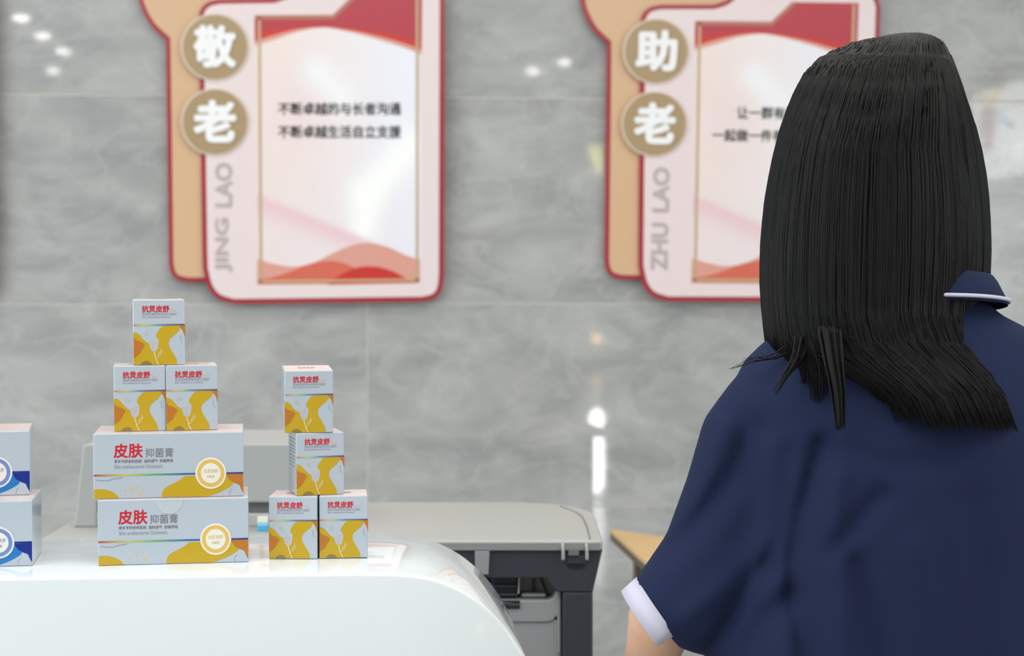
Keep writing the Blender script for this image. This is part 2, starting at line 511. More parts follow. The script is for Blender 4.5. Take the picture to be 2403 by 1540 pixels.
def make_long(name, label, group, pal, body=True):
    c_main, c_acc, c_ring, c_stripe = pal
    root = thing(name, label, 'box', group=group)
    carton_body(LW, LD, LH, root)
    def mp(u, v, off): return Vector(((u - .5) * LW, -LD / 2 - off, v * LH))
    def q(x, y): return ((x - 140) / 1450.0, (782 - (y + (x - 140) * 22 / 1450.0)) / 614.0)
    def P(pts): return [(min(max(u, .004), .997), min(max(v, .006), .99)) for u, v in (q(x, y) for x, y in pts)]
    patch('colour_print', P([(140, 690)] + catmull([(150, 690), (230, 690), (300, 708), (350, 735), (388, 776)], 4) + [(140, 782)]), mp, 0, E, c_main, root)
    patch('colour_print', P(catmull([(1012, 568), (990, 590), (930, 625), (850, 665), (810, 700), (795, 740), (795, 766)], 3) + [(1245, 762)] +
          catmull([(1300, 742), (1380, 712), (1470, 662), (1492, 632)], 3) + [(1450, 604), (1420, 556)]), mp, 0, E, c_main, root)
    patch('accent_print', P([(1418, 552), (1604, 546), (1604, 750)] + catmull([(1596, 742), (1575, 712), (1558, 680), (1545, 652), (1500, 634), (1450, 604)], 3)), mp, E * .5, E, c_acc, root)
    v = .36
    patch('foil_stripe', [(.003, v - .012), (.997, v - .012), (.997, v + .014), (.003, v + .014)], mp, E, E, c_stripe, root)
    random.seed(3)
    for x, y, r in ((508, 685, 13), (586, 730, 15), (395, 715, 6), (440, 705, 6), (478, 690, 7), (485, 655, 5), (520, 735, 7), (550, 650, 6), (612, 700, 9), (632, 655, 5), (450, 750, 6), (405, 745, 5), (560, 690, 5), (575, 665, 6)):
        k = random.uniform(.6, 1.3)
        patch('speckle', P(circle_pts(x, y, r * k, 8, r / k)), mp, 0, E, M_GOLD if c_main is M_YEL else c_ring, root)
    patch('curl_line', P(stroke_pts(catmull([(1480, 690), (1455, 715), (1455, 752)], 3), 5)), mp, 0, E, M_LGRY, root)
    patch('curl_line', P(stroke_pts(catmull([(160, 600), (260, 610), (340, 592), (420, 580)], 3), 9)), mp, 0, E, M_LGRY, root)
    bc = (1270, 540)
    def ring(nm, r0, r1, m, k):
        pts = [q(bc[0] + r1 * math.cos(t * math.pi / 24), bc[1] + r1 * math.sin(t * math.pi / 24)) for t in range(48)]
        patch(nm, pts, mp, E * (1 + k), E, m, root)
    ring('badge', 0, 150, M_PALE, 1); ring('badge', 0, 132, c_ring, 2); ring('badge', 0, 96, M_PALE, 3)
    def wr(nm, body, x0, x1, y0, y1, m, wt=0.0, lay=1):
        (u0, _), (u1, _) = q(x0, y1), q(x1, y0)
        xm = (x0 + x1) / 2
        writing(nm, body, u0, u1, q(xm, y1)[1], q(xm, y0)[1], mp, E * lay, E, m, root, weight=wt)
    wr('badge_lettering', '抗炅皮舒', 1200, 1340, 500, 538, c_ring, 0.0, 5)
    wr('badge_lettering', '抑菌膏', 1232, 1305, 560, 586, c_ring, 0.0, 5)
    wr('title_lettering', '皮肤', 335, 615, 258, 394, M_RED if c_main is M_YEL else M_NVY, 0.02)
    wr('title_lettering', '抑菌膏', 640, 908, 300, 388, M_GRY, 0.0)
    wr('subtitle_lettering', '草本专研亲和肌肤  温和透气  舒缓养肤', 340, 908, 408, 440, M_GRY, 0.01)
    wr('note_lettering', 'Skin antibacterial Ointment', 340, 806, 456, 492, M_LGRY)
    def tp(u, v, off): return Vector(((u - .5) * LW, (v - .5) * LD, LH + off))
    patch('top_print', [(.01, .05), (.99, .05), (.99, .97), (.01, .97)], tp, 0, E, M_CARDSIDE, root)
    return root
def set_on(o, pl, pr, Z, depth):
    """stand a carton with its front foot running between two frame points on the level Z"""
    a, b = on_z(pl[0], pl[1], Z), on_z(pr[0], pr[1], Z)
    d = b - a
    ang = math.atan2(d.y, d.x)
    mid = (a + b) / 2
    n = Vector((-math.sin(ang), math.cos(ang), 0))
    o.location = (mid.x + n.x * depth / 2, mid.y + n.y * depth / 2, Z)
    o.rotation_euler = (0, 0, ang)
def set_at(o, px, py, Z, depth, yaw_deg):
    """front foot centre through a frame point on level Z, with a chosen turn"""
    c = on_z(px, py, Z)
    ang = math.radians(yaw_deg)
    o.location = (c.x - math.sin(ang) * depth / 2, c.y + math.cos(ang) * depth / 2, Z)
    o.rotation_euler = (0, 0, ang)
GL = 'long ointment cartons stacked on the counter'
GS = 'small ointment cartons stacked on the counter'
PY = (M_YEL, M_ORG, M_GOLD, M_RBL); PB = (M_BLU, M_NVY, M_PBL, M_NVY)
e = 0.0003
Z1 = ZT + e
long_a = make_long('ointment_carton', 'long white and yellow carton standing directly on the counter, under its twin', GL, PY)
set_at(long_a, 408, 1323.5, Z1, LD, 4.0)
long_b = copy_tree(long_a); long_b['label'] = 'upper long white and yellow carton, carrying two small cartons side by side'
set_at(long_b, 397, 1168, Z1 + LH + e, LD, 4.4)
def seal(root):
    bm = bmesh.new()
    pts = [(-.004 + .0135 * math.cos(t * math.pi / 20), LH - .0015 - .0135 * math.sin(t * math.pi / 20)) for t in range(21)]
    prism('seal_sticker', [(x, -LD / 2 - .0003, z) for x, z in pts], [(x, -LD / 2 - .00005, z) for x, z in pts], M_SEAL, root)
seal(long_a)
blue_a = make_long('ointment_carton', 'blue and white long carton at the foot of the left blue pair', GL, PB)
blue_a.location = (0, 0, 0)
set_at(blue_a, -105, 1333, Z1, LD, 5.0)
blue_b = copy_tree(blue_a); blue_b['label'] = 'blue and white long carton on top of the left blue pair'
set_at(blue_b, -108, 1167, Z1 + LH + e, LD, 9.0)
Z2 = Z1 + 2 * (LH + e)
s0 = make_small('cream_carton', 'small yellow and white carton standing on the long carton, left of two', GS)
s0.scale = (1.04, 1.04, 1.04)
set_at(s0, 329, 1012, Z2, SD * 1.04, 8.0)
s1 = copy_tree(s0); s1['label'] = 'small yellow and white carton standing on the long carton, right of two'
set_at(s1, 451, 1010, Z2, SD * 1.04, 7.5)
s2 = copy_tree(s0); s2['label'] = 'small carton crowning the tall left stack, balanced across two others'
set_at(s2, 374, 857, Z2 + SH * 1.04 + e, SD * 1.04, 8.5)
s3 = copy_tree(s0); s3.scale = (1, 1, 1); s3['label'] = 'small carton at the left foot of the right stack, beside the long cartons'
set_on(s3, (631, 1312), (745, 1312), Z1, SD)
s4 = copy_tree(s3); s4['label'] = 'small carton at the right foot of the right stack, nearest the counter end'
set_on(s4, (750, 1311), (863, 1309), Z1, SD)
s5 = copy_tree(s3); s5['label'] = 'small carton turned to show its left side, in the middle of the right stack'
set_at(s5, 752, 1162, Z1 + SH + e, SD, 12.0)
s6 = copy_tree(s3); s6['label'] = 'small carton on top of the right stack, tilted to show its pink lid'
set_at(s6, 725, 1016, Z1 + 2 * (SH + e), SD, 6.5)
s6.rotation_euler.x = math.radians(3.0); s6.location.z += SD / 2 * math.sin(math.radians(3.0))

# ================================================================== WALL SIGNS
M_SRED = mat('red_acrylic', srgb(168, 50, 62), 0.22, coat=0.4)
M_STAN = mat('tan_acrylic', srgb(216, 179, 143), 0.3, coat=0.2)
M_SPNK = mat('pale_pink_acrylic', srgb(234, 218, 219), 0.3, coat=0.2)
M_DISC = mat('light_brown_disc', srgb(172, 147, 112), 0.3, coat=0.2)
M_CREAM = mat('cream_disc_edge', srgb(226, 212, 196), 0.35)
M_LET = mat('white_letter', srgb(244, 244, 246), 0.35)
M_SHAD = mat('grey_pink_letter', srgb(188, 172, 176), 0.4)
M_INK = mat('black_ink', srgb(40, 42, 44), 0.4)
M_LINE = mat('gold_line', srgb(196, 170, 134), 0.3)
M_LINE2 = mat('bronze_line', srgb(182, 118, 100), 0.3)
M_PRED = mat('crimson_print', srgb(184, 62, 76), 0.28, coat=0.2)
M_PRED2 = mat('bright_red_print', srgb(204, 58, 52), 0.28, coat=0.2)
M_PSAL = mat('salmon_print', srgb(222, 160, 146), 0.3, coat=0.2)
M_PORG = mat('coral_print', srgb(216, 108, 88), 0.3, coat=0.2)
def vcol_mat(name):
    m = mat(name, (1, 1, 1, 1), 0.25, coat=0.2)
    at = m.node_tree.nodes.new('ShaderNodeVertexColor'); at.layer_name = 'print'
    m.node_tree.links.new(at.outputs['Color'], m.node_tree.nodes['Principled BSDF'].inputs['Base Color'])
    return m
M_ART = vcol_mat('printed_poster_art')
def lerp3(a, b, t):
    t = min(1, max(0, t)); return tuple(a[i] + (b[i] - a[i]) * t for i in range(3))
def seg_d(p, a, b):
    ax, ay = a; bx, by = b; t = ((p[0] - ax) * (bx - ax) + (p[1] - ay) * (by - ay)) / ((bx - ax) ** 2 + (by - ay) ** 2)
    t = min(1, max(0, t)); return math.hypot(p[0] - ax - t * (bx - ax), p[1] - ay - t * (by - ay))
def art(x, y):
    t = (x - 605) / 380.0; s = (y - 60) / 600.0
    c = lerp3((242, 226, 220), (240, 240, 250), t * 1.25 - .12)
    c = lerp3(c, (236, 222, 230), (s - .45) * 1.2 * (1 - .6 * t))
    c = lerp3(c, (240, 220, 222), .8 * math.exp(-((x - 690) / 75.0) ** 2 - ((y - 270) / 110.0) ** 2))
    c = lerp3(c, (246, 246, 250), .9 * math.exp(-(seg_d((x, y), (745, 170), (800, 230)) / 38.0) ** 2))
    c = lerp3(c, (255, 255, 255), math.exp(-(seg_d((x, y), (960, 345), (860, 460)) / 42.0) ** 2))
    c = lerp3(c, (255, 255, 255), math.exp(-(seg_d((x, y), (860, 460), (850, 540)) / 36.0) ** 2))
    d = seg_d((x, y), (600, 465), (860, 575))
    side = (y - 465) - (x - 600) * .423
    k = math.exp(-(d / (10.0 if side < 0 else 34.0)) ** 2)
    c = lerp3(c, (236, 200, 208), .85 * k)
    return c
SIGN_SRC = [(604, 669), (986, 664), (600, 38)]
def affine(dst):
    (x0, y0), (x1, y1), (x2, y2) = SIGN_SRC
    a = (x1 - x0, y1 - y0); b = (x2 - x0, y2 - y0)
    det = a[0] * b[1] - a[1] * b[0]
    D0, D1, D2 = dst
    def f(x, y):
        px, py = x - x0, y - y0
        s = (px * b[1] - py * b[0]) / det; t = (a[0] * py - a[1] * px) / det
        return (D0[0] + s * (D1[0] - D0[0]) + t * (D2[0] - D0[0]), D0[1] + s * (D1[1] - D0[1]) + t * (D2[1] - D0[1]))
    return f
def make_sign(name, label, dst, first, latin, lines, shift=0.0):
    """design drawn on the frame grid of the first sign, laid onto the wall plane"""
    f = affine(dst)
    def mp(x, y, off):
        u, v = f(x, y)
        p = on_y(u, v, WALL_Y - .03)
        return Vector((p.x + shift - root.location.x, WALL_Y - off - root.location.y, p.z - root.location.z))
    base = f(750, 713); bp = on_y(base[0], base[1], WALL_Y - .03)
    root = thing(name, label, 'sign', (bp.x + shift, WALL_Y, bp.z), group='red edged acrylic wall signs')
    back = [(325, 0)] + catmull([(325, 0), (335, 27), (356, 62), (389, 93)], 4)[1:] + [(392, 300), (396, 610)] + \
        catmull([(396, 615), (401, 640), (415, 656), (440, 662)], 4) + [(520, 662), (900, 662), (900, -210), (500, -235)] + catmull([(440, -215), (370, -160), (330, -90), (320, -40)], 4)
    patch('back_board', back, mp, 0.012, 0.012, M_SRED, root)
    patch('back_face', offset_poly(back, 10.5), mp, 0.024, 0.002, M_STAN, root)
    fp = catmull([(467, 40), (472, 22), (488, 6), (515, -1)], 4) + [(520, -1), (640, -3)] + catmull([(645, -4), (672, -14), (700, -38), (725, -46)], 3) + [(990, -48)] + \
        catmull([(1000, -48), (1030, -36), (1043, -5)], 4) + [(1043, 0), (1041, 640)] + catmull([(1041, 648), (1036, 680), (1020, 700), (990, 708)], 4) + [(980, 708), (560, 713)] + \
        catmull([(548, 713), (510, 700), (488, 672), (477, 630)], 4) + [(476, 600)]
    patch('front_board', fp, mp, 0.026, 0.010, M_SRED, root)
    patch('front_face', offset_poly(fp, 11.5), mp, 0.036, 0.002, M_SPNK, root)
    # printed poster
    O = 0.038
    bm = bmesh.new(); cl = []
    nx, ny = 44, 72
    g = [[bm.verts.new(mp(600 + 385 * i / nx + 4 * j / ny, 38 + 630 * j / ny - 4 * i / nx, O + .0002)) for i in range(nx + 1)] for j in range(ny + 1)]
    for j in range(ny):
        for i in range(nx):
            bm.faces.new((g[j][i], g[j][i + 1], g[j + 1][i + 1], g[j + 1][i]))
    me = bpy.data.meshes.new('poster_print'); bmesh.ops.recalc_face_normals(bm, faces=bm.faces); bm.to_mesh(me); bm.free()
    ca = me.color_attributes.new('print', 'FLOAT_COLOR', 'POINT')
    k = 0
    for j in range(ny + 1):
        for i in range(nx + 1):
            c = art(600 + 385 * i / nx, 38 + 630 * j / ny); s_ = srgb(*[min(255, q * 1.0) for q in c]); ca.data[k].color = s_; k += 1
    link('poster_print', me, M_ART, root)
    t = .00025
    top_e = [(598, 38), (780, 37), (818, 0), (833, -12), (990, -12), (989, 100)]
    arc = catmull([(989, 112), (930, 93), (860, 77), (800, 68), (755, 66), (700, 72), (650, 86), (598, 105)], 4)
    patch('faded_red_print', [(598, 60), (989, 60)] + catmull([(989, 128), (930, 107), (860, 86), (800, 72), (755, 66), (700, 75), (650, 92), (598, 108)], 4), mp, O + t, t, M_PSAL, root)
    patch('bright_red_print', [(598, 55), (989, 55)] + catmull([(989, 117), (930, 97), (860, 79), (800, 68), (755, 64), (700, 69), (650, 81), (598, 98)], 4), mp, O + 2 * t, t, M_PRED2, root)
    patch('crimson_print', top_e[:5] + catmull([(989, 100), (930, 84), (860, 71), (800, 64), (755, 61), (700, 63), (650, 68), (598, 76)], 4), mp, O + 3 * t, t, M_PRED, root)
    patch('salmon_hill', [(604, 668), (986, 664)] + catmull([(986, 610), (950, 598), (910, 580), (866, 570), (825, 576), (780, 595), (735, 617), (690, 626), (645, 620), (604, 608)], 4), mp, O + t, t, M_PSAL, root)
    patch('coral_hill', [(604, 668), (900, 665)] + catmull([(880, 652), (840, 632), (800, 616), (765, 613), (720, 622), (670, 642), (630, 653), (604, 655)], 4), mp, O + 2 * t, t, M_PORG, root)
    patch('red_hill', [(770, 668), (980, 664)] + catmull([(955, 655), (920, 636), (880, 626), (840, 628), (800, 645), (772, 664)], 4), mp, O + 3 * t, t, M_PRED2, root)
    for pts in ([(609, 42), (613, 662)], [(979, -8), (979, 660)], [(604, 661), (986, 657)]):
        patch('gold_line', stroke_pts(pts, 6.5), mp, O + 4 * t, t, M_LINE, root)
    patch('bronze_line', stroke_pts([(598, 42), (783, 41), (835, -10)], 10), mp, O + 4 * t, t, M_LINE2, root)
    # lettering
    for ln, (x0, x1, y0, y1) in lines:
        writing('motto_lettering', ln, x0, x1, y1, y0, mp, O + 4 * t, t, M_INK, root, weight=0.022)
    for wd, ya, yb in latin:
        writing('latin_lettering', wd, 505, 547, ya, yb, mp, 0.038, 0.0004, M_SHAD, root, weight=0.045, rot=1)
    for (cy, ch) in ((112, first), (287, '老' if first else '')):
        d = patch('disc', circle_pts(505, cy, 79, 56), mp, 0.038, 0.005, M_CREAM, root)
        patch('disc_face', circle_pts(505.5, cy, 75.5, 56), mp, 0.043, 0.0012, M_DISC, root)
        if ch: writing('raised_character', ch, 455, 556, cy + 49, cy - 51, mp, 0.0442, 0.005, M_LET, root, weight=0.045)
    return root
sign_a = make_sign('wall_sign', 'red edged pink wall sign with vertical JING LAO and two brown discs',
    [(604, 669), (986, 664), (600, 38)], '敬', [('JING', 640, 511), ('LAO', 488, 382)],
    [('不断卓越的与长者沟通', (653, 941, 241, 271)), ('不断卓越生活自立支援', (653, 941, 295, 325))])
sign_b = make_sign('wall_sign', 'red edged pink wall sign with vertical ZHU LAO, half hidden behind black hair',
    [(1621, 665), (1993, 666), (1632, 51)], '助', [('ZHU', 640, 524), ('LAO', 500, 390)],
    [('让一群有缘人', (704, 879, 241, 271)), ('一起做一件有意义的事', (646, 935, 296, 326))])
sign_c = make_sign('wall_sign', 'red edged wall sign cut off by the left border of the photo',
    [(604, 669), (986, 664), (600, 38)], '', [], [], shift=-1.2675)

# ================================================================== COPIER
M_PLID = mat('warm_light_grey_plastic', srgb(165, 166, 163), 0.42, bump=0.05, bscale=900)
M_PLD2 = mat('mid_grey_plastic', srgb(160, 163, 163), 0.42)
M_PDRK = mat('charcoal_plastic', srgb(48, 51, 61), 0.42, bump=0.05, bscale=900)
M_PGRY3 = mat('light_inner_plastic', srgb(150, 148, 147), 0.5)
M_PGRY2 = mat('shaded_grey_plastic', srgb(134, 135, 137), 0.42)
M_PBLK = mat('black_plastic', srgb(28, 28, 32), 0.4)
M_PGRY = mat('grey_inner_plastic', srgb(104, 104, 107), 0.5)
M_PTRY = mat('pale_tray_plastic', srgb(140, 142, 144), 0.42)
prn = thing('office_copier', 'grey and charcoal office copier standing behind the white counter', 'copier', (0.312, 2.312, 0), -YAW)
KP = 0.000583
def X(px): return (px - 1415) * KP
def Z(py): return 1.0 - (py - 1267) * KP
def rr(x0, x1, y0, y1, r_br, r=0.012, n=8):
    """plan outline with a large rounding at the far right corner"""
    out = []
    for cx, cy, a0, q in ((x1 - r, y0 + r, -90, r), (x1 - r_br, y1 - r_br, 0, r_br), (x0 + r, y1 - r, 90, r), (x0 + r, y0 + r, 180, r)):
        out += [(cx + q * math.cos(math.radians(a0 + 90 * k / n)), cy + q * math.sin(math.radians(a0 + 90 * k / n))) for k in range(n + 1)]
    return out
bm = bmesh.new()
rings = []
for dz, ins in ((Z(1291), 0.003), (Z(1288), 0.0), (0.9965, 0.0), (0.999, 0.0025), (1.0, 0.006), (1.0012, 0.030)):
    rings.append([(x, y, dz) for x, y in rr(-0.78 + ins, 0.0 - ins, ins * .7, 0.385 - ins, 0.13 - ins * .5)])
loft_bm(bm, rings)
lid = from_bm('scanner_lid', bm, M_PLID, prn)
box('lid_front_shade', -0.778, -0.004, -0.0012, 0.05, Z(1290), Z(1271), M_PGRY2, prn, bev=0.001)  # darker grey puts the shade of the lid's front face into colour
bm = bmesh.new()
seam = catmull([(-0.018, 0.008, 1.0008), (-0.018, .14, 1.0012), (-0.024, .24, 1.0012), (-0.050, .325, 1.0010)], 6)
tube_bm(bm, seam, 0.0011, 5)
from_bm('seam', bm, M_PGRY, lid)
pts = [(-0.78, Z(1290)), (-0.001, Z(1290)), (X(1391), Z(1390)), (X(1304), Z(1390)), (X(1285), Z(1362)), (X(1284), Z(1357)), (-0.78, Z(1357))]
prism('scanner_body', [(x, 0.004, z) for x, z in pts], [(x - .0, 0.36, z) for x, z in pts], M_PDRK, prn, bev=0.002)
box('column', X(1319), X(1391), 0.006, 0.34, 0.0, Z(1390), M_PDRK, prn, bev=0.003)
box('column', -0.78, -0.70, 0.006, 0.34, 0.0, Z(1357), M_PDRK, prn, bev=0.003)
box('back_panel', -0.70, X(1319), 0.20, 0.34, 0.5, Z(1357), M_PGRY, prn)
for a0 in (1315.5, 1371.5):
    pth = [(X(a0 + 3.5), 0.001, Z(1274)), (X(a0 + 3.8), -0.003, Z(1280)), (X(a0 + 4.5), -0.004, Z(1295)), (X(a0 + 4.5), -0.003, Z(1311))]
    bm = bmesh.new(); tube_bm(bm, catmull(pth, 4), 0.0023, 8); from_bm('hinge_hook', bm, M_PLID, prn, True)
box('latch', X(1332), X(1358), -0.003, 0.004, Z(1302), Z(1286), M_PGRY, prn, bev=0.001)
box('latch_slot', X(1330), X(1372), 0.0, 0.006, Z(1322), Z(1303), M_PDRK, prn, bev=0.001)
box('latch_recess', X(1333), X(1368), 0.0025, 0.006, Z(1334), Z(1322), M_PBLK, prn)
pts = [(X(1112), Z(1291)), (X(1147), Z(1291)), (X(1144), Z(1347)), (X(1113), Z(1347))]
prism('light_panel', [(x, -0.002, z) for x, z in pts], [(x, 0.006, z) for x, z in pts], M_PTRY, prn, bev=0.001)
# paper exit: dark guide, inner wall, rails, pale tray
box('paper_guide', X(1150), X(1214), 0.03, 0.12, Z(1412), Z(1355), M_PDRK, prn, bev=0.002)
for yy in (1381, 1402):
    box('guide_rib', X(1158), X(1210), 0.022, 0.03, Z(yy + 4), Z(yy - 2), M_PDRK, prn, bev=0.001)
for yy in (1362, 1386):
    box('guide_slot', X(1160), X(1208), 0.028, 0.031, Z(yy + 15), Z(yy), M_PBLK, prn)
bm = bmesh.new(); tube_bm(bm, [(X(1120), 0.016, Z(1424)), (X(1218), 0.016, Z(1424))], 0.0062, 12); from_bm('roller', bm, M_PBLK, prn, True)
pts = [(X(1215), Z(1360)), (X(1218.5), Z(1362)), (X(1217), Z(1400)), (X(1213), Z(1402))]
prism('bright_strip', [(x, 0.024, z) for x, z in pts], [(x, 0.03, z) for x, z in pts], M_PLID, prn)
box('inner_wall', X(1219), X(1300), 0.050, 0.055, Z(1415), Z(1350), M_PGRY3, prn)
box('rail', X(1248), X(1255), 0.044, 0.051, Z(1400), Z(1356), M_PBLK, prn)
bm = bmesh.new(); tube_bm(bm, [(X(1263), 0.046, Z(1358)), (X(1287), 0.040, Z(1412))], 0.0016, 6); from_bm('rod', bm, M_PBLK, prn)
box('front_bar', X(1222), X(1281), 0.028, 0.049, Z(1411), Z(1402), M_PTRY, prn, bev=0.002)
lip = [(X(1100), Z(1413))] + catmull([(X(1284), Z(1413)), (X(1297), Z(1408)), (X(1303), Z(1396)), (X(1306), Z(1391))], 4) + [(X(1316), Z(1391)), (X(1316), Z(1540))] + \
      [(X(1309), Z(1540)), (X(1307), Z(1455))] + catmull([(X(1304), Z(1452)), (X(1296), Z(1462)), (X(1282), Z(1466))], 3) + [(X(1100), Z(1466))]
prism('tray_rim', [(x, 0.014, z) for x, z in lip], [(x, 0.06, z) for x, z in lip], M_PTRY, prn, bev=0.002)
box('tray_front', -0.70, X(1318), 0.017, 0.20, Z(1660), Z(1460), M_PTRY, prn, bev=0.003)
box('cabinet', -0.78, X(1391), 0.006, 0.38, 0.0, Z(1660), M_PLID, prn, bev=0.004)
# document feeder on the lid
def FX(px): return (px - 1201.5) / 4000.0 * 2.44 - (1415 - 1201.5) / 4000.0 * 2.33
def FZ(py): return 1.38 - (py - 620) / 4000.0 * 2.44
box('feeder_base', FX(165), FX(742), 0.115, 0.33, 1.0008, FZ(1209), M_PLID, prn, bev=0.003)
box('feeder_gap', FX(200), FX(735), 0.122, 0.32, FZ(1211), FZ(1181), M_PGRY, prn)
pts = [(FX(188), FZ(1048)), (FX(200), FZ(1043)), (FX(728), FZ(1043)), (FX(740), FZ(1048)), (FX(742), FZ(1183)), (FX(220), FZ(1183)), (FX(218), FZ(1252)), (FX(165), FZ(1252))]
prism('feeder_cover', [(x, 0.112, max(z, 1.0009)) for x, z in pts], [(x, 0.32, max(z, 1.0009)) for x, z in pts], M_PLD2, prn, bev=0.003)
# small blue and white box on the lid
M_SKY = mat('sky_blue_card', srgb(70, 166, 214), 0.35); M_SKYL = mat('pale_blue_card', srgb(140, 200, 226), 0.35); M_CRM = mat('cream_card', srgb(226, 226, 214), 0.4)
p0 = on_z(617, 1246, 1.0015)
sb = thing('small_box', 'tiny blue and white box standing on the copier lid', 'box', (p0.x, p0.y, 1.0016), -YAW)
w = 0.0072
box('lower_band', -w, w, -.004, .004, 0, .0075, M_SKY, sb, bev=.0003); box('middle_band', -w, w, -.004, .004, .0075, .0125, M_SKYL, sb, bev=.0003)
box('upper_band', -w, w, -.004, .004, .0125, .0205, M_CRM, sb, bev=.0003)

# ================================================================== WOODEN DESK BEHIND
M_WOOD = mat('tan_wood_laminate', srgb(214, 178, 124), 0.45, noise=0.05, nscale=12)
M_WEDGE = mat('shaded_edge_and_leg_brown', srgb(92, 80, 64), 0.5)
desk = thing('wooden_desk', 'tan wooden desk with a pointed corner showing past the blue sleeve', 'desk', (0.9, 3.35, 0))
def dl(p): return (p[0] - 0.9, p[1] - 3.35)
poly = [dl(p) for p in ((0.547, 3.932), (0.86, 3.587), (0.80, 3.05), (0.58, 2.95), (0.561, 3.501))]
prism('top_panel', [(x, y, 0.76) for x, y in poly], [(x, y, 0.752) for x, y in poly], M_WOOD, desk)
prism('edge_shade', [(x, y, 0.752) for x, y in poly], [(x, y, 0.735) for x, y in poly], M_WEDGE, desk)  # dark brown colour stands in for shade on the edge of the top
for p in ((0.60, 3.78), (0.80, 3.54), (0.75, 3.10), (0.62, 3.02)):
    x, y = dl(p)
    box('leg', x - .02, x + .02, y - .02, y + .02, 0, 0.735, M_WEDGE, desk, bev=.003)

# ================================================================== LAMPS, ADDED GLOWS AND WINDOW SEEN ONLY AS REFLECTIONS IN THE TILES
def mirror(px, py, axis, val):
    w_ = on_y(px, py, WALL_Y); d = ray(px, py); d = Vector((d.x, -d.y, d.z))
    return w_ + d * ((val - w_[axis]) / d[axis])
M_TRIM = mat('white_lamp_trim', srgb(225, 225, 225), 0.4)
M_LAMP = emit('lamp_glow', (1, 0.98, 0.95, 1), 48)
lamp0 = None
for px, py in ((50, 35), (100, 77), (148, 113), (125, 160), (1250, 160), (1325, 140)):
    p = mirror(px, py, 2, ZC)
    if lamp0 is None:
        lamp0 = thing('ceiling_downlight', 'round white ceiling downlight mirrored as a bright spot in the tiles', 'lamp', (p.x, p.y, ZC), group='ceiling downlights')
        bm = bmesh.new()
        R0 = [[(r * math.cos(t * math.pi / 16), r * math.sin(t * math.pi / 16), z) for t in range(32)] for r, z in ((.10, -.001), (.10, -.012), (.078, -.014), (.076, -.002))]
        loft_bm(bm, R0); from_bm('trim', bm, M_TRIM, lamp0)
        bm = bmesh.new()
        loft_bm(bm, [[(r * math.cos(t * math.pi / 16), r * math.sin(t * math.pi / 16), z) for t in range(32)] for r, z in ((.060, -.0145), (.055, -.030), (.04, -.040), (.02, -.044))]); from_bm('diffuser', bm, M_LAMP, lamp0)
    else:
        c = copy_tree(lamp0); c.location = (p.x, p.y, ZC)
col_p = mirror(1400, 1165, 1, -0.05)
cl_ = thing('added_streak_glow', 'added pair of unseen white glowing tubes mirrored as a bright upright streak in the tiles', 'lamp', (col_p.x, -0.05, 0))  # glow added behind the viewpoint to make the upright streak in the tiles
M_COLM = emit('tube_glow', (1, 1, 1, 1), 40)
bm = bmesh.new(); loft_bm(bm, [[(r * math.cos(t * math.pi / 12), r * math.sin(t * math.pi / 12), z) for t in range(24)] for r, z in ((.09, 0), (.09, .012), (.02, .02))]); from_bm('base', bm, M_TRIM, cl_)
for z0, z1, r in ((.03, .37, .046), (.405, .525, .044)):
    bm = bmesh.new()
    loft_bm(bm, [[(q * math.cos(t * math.pi / 12), q * math.sin(t * math.pi / 12), z) for t in range(24)] for q, z in ((r * .5, z0), (r, z0 + .03), (r * 1.1, (z0 + z1) / 2), (r, z1 - .03), (r * .5, z1))])
    from_bm('glowing_tube', bm, M_COLM, cl_, True)
bm = bmesh.new(); tube_bm(bm, [(0, 0, .02), (0, 0, .60)], .012, 8); from_bm('pole', bm, M_TRIM, cl_)
# added yellow and orange glows, high and low on the wall behind the viewpoint
pa, pb = mirror(1379, 342, 1, YB + .02), mirror(1414, 415, 1, YB + .02)
yl = thing('added_glow', 'added yellow glowing pane mirrored as a pale yellow patch in the tiles', 'lamp', ((pa.x + pb.x) / 2, YB, pb.z))
hw, hh = (pb.x - pa.x) / 2, pa.z - pb.z
box('housing', -hw - .02, hw + .02, 0.0, .03, -.02, hh + .02, M_TRIM, yl, bev=.004)
prism('diffuser', [(-hw, .034, hh), (hw, .034, hh), (hw, .034, 0), (0, .034, .1)], [(-hw, .03, hh), (hw, .03, hh), (hw, .03, 0), (0, .03, .1)], emit('yellow_glow', srgb(250, 248, 150), 15), yl)
po = mirror(1400, 795, 1, YB + .02)
ol = thing('added_glow', 'added small round orange glow mirrored as an orange dot in the tiles', 'lamp', (po.x, YB, po.z - .08))
bm = bmesh.new(); loft_bm(bm, [[(r * math.cos(t * math.pi / 12), y, .08 + r * math.sin(t * math.pi / 12)) for t in range(24)] for r, y in ((.085, 0.0), (.085, .02), (.07, .022))]); from_bm('housing', bm, M_TRIM, ol)
bm = bmesh.new(); loft_bm(bm, [[(r * math.cos(t * math.pi / 12), y, .08 + r * math.sin(t * math.pi / 12)) for t in range(24)] for r, y in ((.065, 0.022), (.06, .03), (.02, .035))]); from_bm('diffuser', bm, emit('orange_glow', srgb(255, 190, 110), 26), ol)

